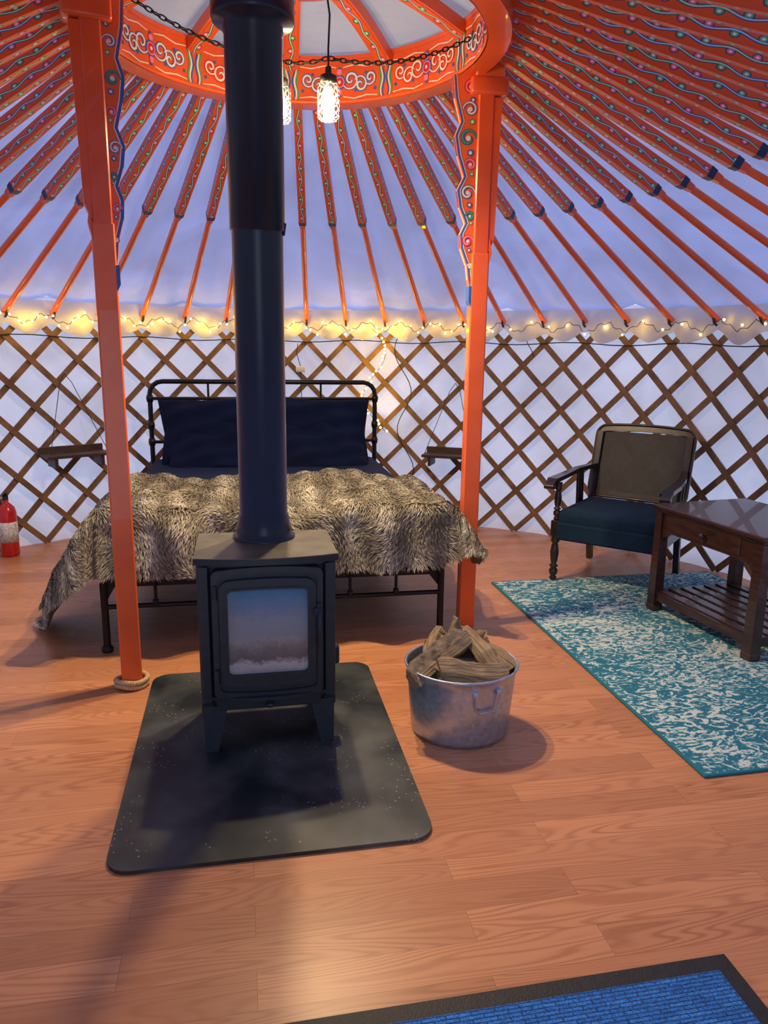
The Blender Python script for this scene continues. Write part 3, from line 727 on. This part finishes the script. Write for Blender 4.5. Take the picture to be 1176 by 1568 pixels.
# fur blanket: surface in bed-local coords
def emaxL(t): return .42+.36*np.exp(-((t-.36)/.30)**2)
def surf(S,T):
    eL=np.clip(-S,0,None)*emaxL(T); eR=np.clip(S-1,0,None)*.36; eF=np.clip(-T,0,None)
    x=np.clip(S,0,1)*W; y=np.clip(T,0,None)
    fl=.42; 
    def sm(e,k=.05): return np.sqrt(e*e+k*k)-k
    dx=-( .05*(1-np.exp(-eL/.04))+fl*eL*np.clip(eL/.3,0,1)) + (.07*(1-np.exp(-eR/.05))+.27*eR)
    dy=-(.05*(1-np.exp(-eF/.04))+.10*eF)
    ed=np.sqrt(eL**2+(eR**2+eF**2)/(1+2.2*eR*eF/(.36*.34)))
    z=MT+.035-sm(ed)*.97
    X=x+dx; Y=y+dy
    hang=np.clip(ed/.12,0,1)
    z=z+(1-hang)*(.018*np.sin(x*5.1+y*3)+.014*np.sin(x*11-y*7+1)+.009*np.sin(y*19+x*6)+.007*np.sin(x*2*pi/.16))
    Y=Y+np.where(eF>0,hang*(.025*np.sin(X*13)+.015*np.sin(X*27+1)),0)
    X=X+np.where(eL>0,hang*(.03*np.sin(Y*12)),0)-np.where(eR>0,hang*.02*np.sin(Y*14),0)
    z=np.maximum(z,.035+.01*np.sin(X*20))
    return np.stack([X,Y,z],-1)
ns,nt_=150,80
Sg=np.linspace(-1,2,ns); Tg=np.linspace(-.34,1.02,nt_)
SS,TT=np.meshgrid(Sg,Tg,indexing='ij')
TTw=TT+np.where(TT>.9,.03*np.sin(SS*8),0)
Pg=surf(SS,TTw).reshape(-1,3)
faces=[(i*nt_+j,(i+1)*nt_+j,(i+1)*nt_+j+1,i*nt_+j+1) for i in range(ns-1) for j in range(nt_-1)]
NF=115000
sw=np.array([.6,W,.36]); pr=sw/sw.sum(); ch=np.random.choice(3,NF,p=pr); S=np.random.rand(NF)+ch-1; T=np.random.uniform(-.34,1.02,NF)+0
p0=surf(S,T); e=.004
ds=surf(S+e,T)-p0; dt=surf(S,T+e)-p0; nr=np.cross(ds,dt); nr/=np.linalg.norm(nr,axis=1,keepdims=True)+1e-9
nr=np.where((nr[:,2:3]<-.2),-nr,nr)
dtn=dt/(np.linalg.norm(dt,axis=1,keepdims=True)+1e-9); dsn=ds/(np.linalg.norm(ds,axis=1,keepdims=True)+1e-9)
sm_=S*W
ang=.7*np.sin(sm_*9+T*5)+.6*np.sin(T*13-sm_*6+2)+.45*np.sin(sm_*21+T*17)+np.random.normal(0,.22,NF)
comb=-dtn*np.cos(ang)[:,None]+dsn*np.sin(ang)[:,None]
lift=.30+.20*np.random.rand(NF)
ln=np.random.uniform(.024,.040,NF)
d1_=comb*(1-.4*lift)[:,None]+nr*lift[:,None]*1.1; d1_/=np.linalg.norm(d1_,axis=1,keepdims=True)
d2_=comb+nr*(lift*.15)[:,None]+np.array([0,0,-.2]); d2_/=np.linalg.norm(d2_,axis=1,keepdims=True)
mid=p0+d1_*(ln*.5)[:,None]; tip=mid+d2_*(ln*.5)[:,None]
wv=np.cross(d1_,nr+np.random.normal(0,.4,(NF,3))); wv/=np.linalg.norm(wv,axis=1,keepdims=True)+1e-9
wd=np.random.uniform(.0015,.0026,NF)[:,None]
SV=np.stack([p0-wv*wd,p0+wv*wd,mid+wv*wd*.8,mid-wv*wd*.8,tip],1).reshape(-1,3)
SV[:,2]=np.maximum(SV[:,2],.006)
band=.5+.5*np.sin(sm_*2*pi/.16+.5*np.sin(T*6))
blot=.5+.25*np.sin(sm_*7+T*4)+.15*np.sin(sm_*17+T*9)+.2*np.sin(T*21-sm_*8+1)
lum=np.clip(.16+.42*band*(.4+blot)+.25*blot+np.random.normal(0,.14,NF),0,1)[:,None]
dark=np.array([.085,.074,.055]); beige=np.array([.43,.39,.28]); light=np.array([.90,.85,.70])
tipc=np.where(lum<.5,dark+(beige-dark)*lum*2,beige+(light-beige)*(lum-.5)*2)
rootc=np.tile(dark*1.2,(NF,1)); midc=rootc*.35+tipc*.65
col=np.stack([rootc,rootc,midc,midc,tipc],1).reshape(-1,3)
me=bpy.data.meshes.new('fur_throw_blanket')
nb=len(Pg); allv=np.concatenate([Pg,SV],0)
q=(np.arange(NF)*5+nb)
F1=np.stack([q,q+1,q+2,q+3],1).tolist(); F2=np.stack([q+3,q+2,q+4],1).tolist()
me.from_pydata(allv.tolist(),[],faces+F1+F2)
me.materials.append(M_furbase); me.materials.append(M_fur)
mi=np.ones(len(me.polygons),dtype=np.int32); mi[:len(faces)]=0; me.polygons.foreach_set('material_index',mi)
me.polygons.foreach_set('use_smooth',np.ones(len(me.polygons),dtype=bool))
ca=me.color_attributes.new('furcol','FLOAT_COLOR','POINT')
cc4=np.ones((len(allv),4),dtype=np.float32); cc4[:nb,:3]=dark; cc4[nb:,:3]=col; ca.data.foreach_set('color',cc4.ravel())
me.update(); fb=bpy.data.objects.new('fur_throw_blanket',me); bpy.context.collection.objects.link(fb); fb.parent=bed

# ------------------------------------------------------------------ rug + doormat
b=MB(); b.box((0,0,.005),(1.5,2.174,.010),M_rug,r=.003); b.done('area_rug',(1.624,3.481,.0005),11.5)
b=MB(); b.box((0,0,.004),(1.2,.9,.008),M_rubber,r=.003); b.box((0,0,.009),(1.11,.81,.006),M_doormat,r=.002); b.done('doormat',(.334,.952,.0005),11.2)

# ------------------------------------------------------------------ armchair (local: front = -Y, origin on floor centre)
b=MB(); w2,dp=.31,.28
def turned(x,y,z0,z1,scale=1,mat=M_darkwood):
    h=z1-z0; pr=[(.014,0),(.020,.02),(.024,.06),(.014,.09),(.025,.14),(.028,.22),(.016,.27),(.027,.30),(.027,.32),(.016,.35),(.023,.45),(.027,.6),(.022,.74),(.016,.80),(.027,.83),(.027,.86),(.024,.90),(.028,1.0)]
    b.lathe([(0,0)]+[(r*scale,t*h) for r,t in pr],mat,c=(x,y,z0),seg=16)
for s in (-1,1):
    turned(s*w2,-dp,0,.30); b.box((s*w2,-dp,.335),(.052,.052,.10),M_darkwood,r=.004)
    turned(s*w2,-dp,.385,.62,.85)
    b.bar([(s*w2*.93,dp+.07,.004),(s*w2*.93,dp,.30),(s*w2*.93,dp+.01,.45),(s*w2*.93,dp+.12,.88)],(0,1,0),.036,.04,M_darkwood)
    ap=[(s*w2*.93,dp+.04,.66),(s*(w2+.02),.08,.655),(s*(w2+.03),-.12,.64),(s*(w2+.03),-dp-.03,.635),(s*(w2+.03),-dp-.08,.60)]
    b.bar(ap,(0,0,1),[.035,.045,.055,.062,.045],[.028,.026,.026,.028,.02],M_darkwood)
    b.tube([(s*(w2-.0),-dp-.075,.603),(s*(w2+.06),-dp-.075,.603)],.017,M_darkwood,seg=10)
    b.box((s*w2,0,.305),(.03,2*dp,.07),M_darkwood,r=.004)
    for yy in (.16,.09): b.tube([(s*w2,yy,.34),(s*(w2+.01),yy,.65)],.013,M_darkwood,seg=8)
    b.box((s*w2,.12,.54),(.012,.06,.22),M_darkwood)
b.prism([(-w2,.26),(-w2,.34),(w2,.34),(w2,.26)]+[(w2*(1-2*k/10),.26+.03*math.sin(pi*k/10)) for k in range(1,10)],-dp-.018,-dp+.012,M_darkwood,'XZ')
b.box((0,dp,.31),(2*w2,.03,.07),M_darkwood)
b.box((0,-.005,.395),(2*w2-.01,2*dp+.03,.12),M_seat,r=.035,seg=4)
b.box((0,-.022,.325),(2*w2-.03,2*dp+.04,.11),M_seat,r=.01)
tilt=math.atan2(.12,.43)
Mb=Matrix.Translation((0,dp+.015,.45))@Matrix.Rotation(-tilt,4,'X')
oldM=b.M; b.M=Mb
o_=rr(.64,.49,.06,0,.245,n=6,arch=.018); i_=rr(.565,.40,.03,0,.245,n=6,arch=.015)
b.frame(o_,i_,-.014,.018,M_darkwood)
b.tube([(p[0]*.985,-.016,.245+(p[1]-.245)*.97) for p in o_],.009,M_darkwood,seg=6,closed=True)
x0,x1,z0,z1=-.285,.285,.045,.45
def cs(p,q,o): b.bar([(p[0],o,p[1]),(q[0],o,q[1])],(0,1,0),.0056,.0012,M_cane,caps=False)
for k in range(38): x=x0+(x1-x0)*(k+.5)/38; cs((x,z0),(x,z1),0)
for k in range(27): z=z0+(z1-z0)*(k+.5)/27; cs((x0,z),(x1,z),.001)
H_=z1-z0
for k in range(-27,38):
    xa=x0+(x1-x0)*k/38
    for sg in (1,-1):
        p=[xa,z0]; q=[xa+H_,z1]
        if p[0]<x0: p=[x0,z0+(x0-xa)]
        if q[0]>x1: q=[x1,z1-(xa+H_-x1)]
        if p[1]>=z1 or q[1]<=z0: continue
        if sg<0: p[0]=-p[0]; q[0]=-q[0]
        cs(p,q,.002*sg)
b.M=oldM
yaw_c=-34
ya=math.radians(yaw_c); fl_=Vector((1.069,4.455)); 
lx,ly=-w2,-dp
cxx=fl_.x-(lx*math.cos(ya)-ly*math.sin(ya)); cyy=fl_.y-(lx*math.sin(ya)+ly*math.cos(ya))
b.done('cane_back_armchair',(cxx,cyy,.0125),yaw_c,recalc=False)

# ------------------------------------------------------------------ side table (local Y along its long side)
b=MB(); tx,ty=.27,.355; TH=.60
b.box((0,0,TH-.012),(2*tx+.08,2*ty+.08,.024),M_tablewood,r=.006)
b.box((0,0,TH-.032),(2*tx+.05,2*ty+.05,.016),M_tablewood,r=.004)
for sx in (-1,1):
    for sy in (-1,1):
        b.tbox((sx*tx,sy*ty,0),(.058,.058),(sx*tx,sy*ty,TH-.04),(.050,.050),M_tablewood)
        b.box((sx*tx,sy*ty,.018),(.066,.066,.034),M_tablewood,r=.006)
        b.M=Matrix.Translation((sx*tx,0,0))@Matrix.Rotation(pi/2,4,'Z')
        y_=sy*(ty-.02); b.prism([(y_,TH-.14),(y_,TH-.22),(y_-sy*.015,TH-.18),(y_-sy*.05,TH-.155),(y_-sy*.09,TH-.14)],-.010,.010,M_tablewood,'XZ'); b.M=Matrix()
    b.box((sx*tx,0,TH-.09),(.022,2*ty,.11),M_tablewood)
    b.box((sx*tx,0,.085),(.030,2*ty,.045),M_tablewood)
for sy in (-1,1):
    b.box((0,sy*ty,TH-.09),(2*tx,.022,.11),M_tablewood); b.box((0,sy*ty,.085),(2*tx,.030,.045),M_tablewood)
b.box((-tx-.013,0,TH-.088),(.012,.46,.085),M_tablewood,r=.004)
b.M=Matrix.Translation((-tx-.018,0,TH-.088))@Matrix.Rotation(-pi/2,4,'Y'); b.lathe([(.006,0),(.007,.012),(.015,.02),(.016,.028),(.008,.034),(0,.035)],M_darkwood,seg=14); b.M=Matrix()
for k in range(7): b.box((-.24+.08*k,0,.108),(.05,2*ty,.012),M_tablewood,r=.002)
b.done('side_table',(1.888,3.68,.0115),17.5)

# ------------------------------------------------------------------ bedside shelves hung on the lattice
def shelf(name,a,rad,z,wd):
    b=MB(); b.box((0,0,0),(wd,.20,.022),M_shelf,r=.003); b.box((0,.085,.03),(wd,.02,.05),M_shelf,r=.003)
    for s in (-1,1):
        b.box((s*(wd/2-.06),0,-.045),(.022,.17,.07),M_shelf,r=.003)
        b.tube([(s*(wd/2-.02),-.09,.012),(s*.04,.10,.50),(0,.12,.56)],.0025,M_cord,seg=5)
    p=pol(C,math.radians(a),rad,z); return b.done(name,p,a-90)
shelf('wall_shelf',131.0,2.86,.655,.44); shelf('wall_shelf',73.0,2.86,.60,.42)

# fire extinguisher
b=MB(); b.lathe([(0,0),(.055,0),(.06,.012),(.06,.30),(.052,.335),(.03,.36),(.018,.37),(.018,.39),(0,.39)],M_redext,seg=28)
b.lathe([(.0605,.10),(.0608,.10),(.0608,.24),(.0605,.24)],M_label,seg=28)
b.box((0,0,.405),(.03,.035,.04),M_cord,r=.004); b.box((.03,0,.435),(.11,.02,.010),M_cord,rot=E(0,-14,0)); b.box((.03,0,.41),(.10,.018,.008),M_cord)
b.tube([(-.015,0,.40),(-.07,0,.37),(-.085,0,.28),(-.075,0,.16),(-.072,0,.12)],.009,M_cord,seg=8)
b.lathe([(.0,0),(.016,0),(.016,.012),(0,.012)],M_plastic,c=(0,-.025,.395),seg=12)
b.done('fire_extinguisher',(-2.555,4.87,.0005),-60)

# wall outlet box and hanging cables
b=MB(); b.box((0,0,0),(.075,.03,.045),M_plastic,r=.006,seg=2); b.tube([(0,0,-.02),(.0,-.005,-.15),(.03,-.005,-.5)],.003,M_cord,seg=5)
b.tube([(0,.0,.02),(-.03,0,.12),(-.02,0,.2)],.003,M_cord,seg=5)
b.done('cable_junction_box',pol(C,math.radians(97.0),R-.06,1.25),7)
b=MB()
pp=[pol(C,math.radians(81.5+1.2*math.sin(i*.5)-.05*i),R-.03,1.56-.05*i) for i in range(24)]; b.tube(pp,.0035,M_cord,seg=5)
pp=[pol(C,math.radians(62+.6*math.sin(i*.7)),R-.03,1.58-.03*i) for i in range(8)]; b.tube(pp,.003,M_cord,seg=5)
b.done('hanging_cable',recalc=False)

# ------------------------------------------------------------------ world, camera
w=bpy.data.worlds.new('daylight'); bpy.context.scene.world=w; w.use_nodes=True
bg=w.node_tree.nodes['Background']; bg.inputs[0].default_value=(.74,.82,1.0,1); bg.inputs[1].default_value=1.15
cam=bpy.data.cameras.new('camera'); co=bpy.data.objects.new('camera',cam); bpy.context.collection.objects.link(co)
cam.sensor_fit='VERTICAL'; cam.sensor_height=36; cam.lens=1130/1568*36; cam.clip_start=.02
Mx=(Matrix.Rotation(math.radians(90-12.5),3,'X')@Matrix.Rotation(math.radians(.8),3,'Z')).to_4x4()
co.matrix_world=Matrix.Translation((0,0,1.42))@Mx
bpy.context.scene.camera=co
vs_=bpy.context.scene.view_settings; vs_.view_transform='Standard'; vs_.look='None'; vs_.exposure=0.5
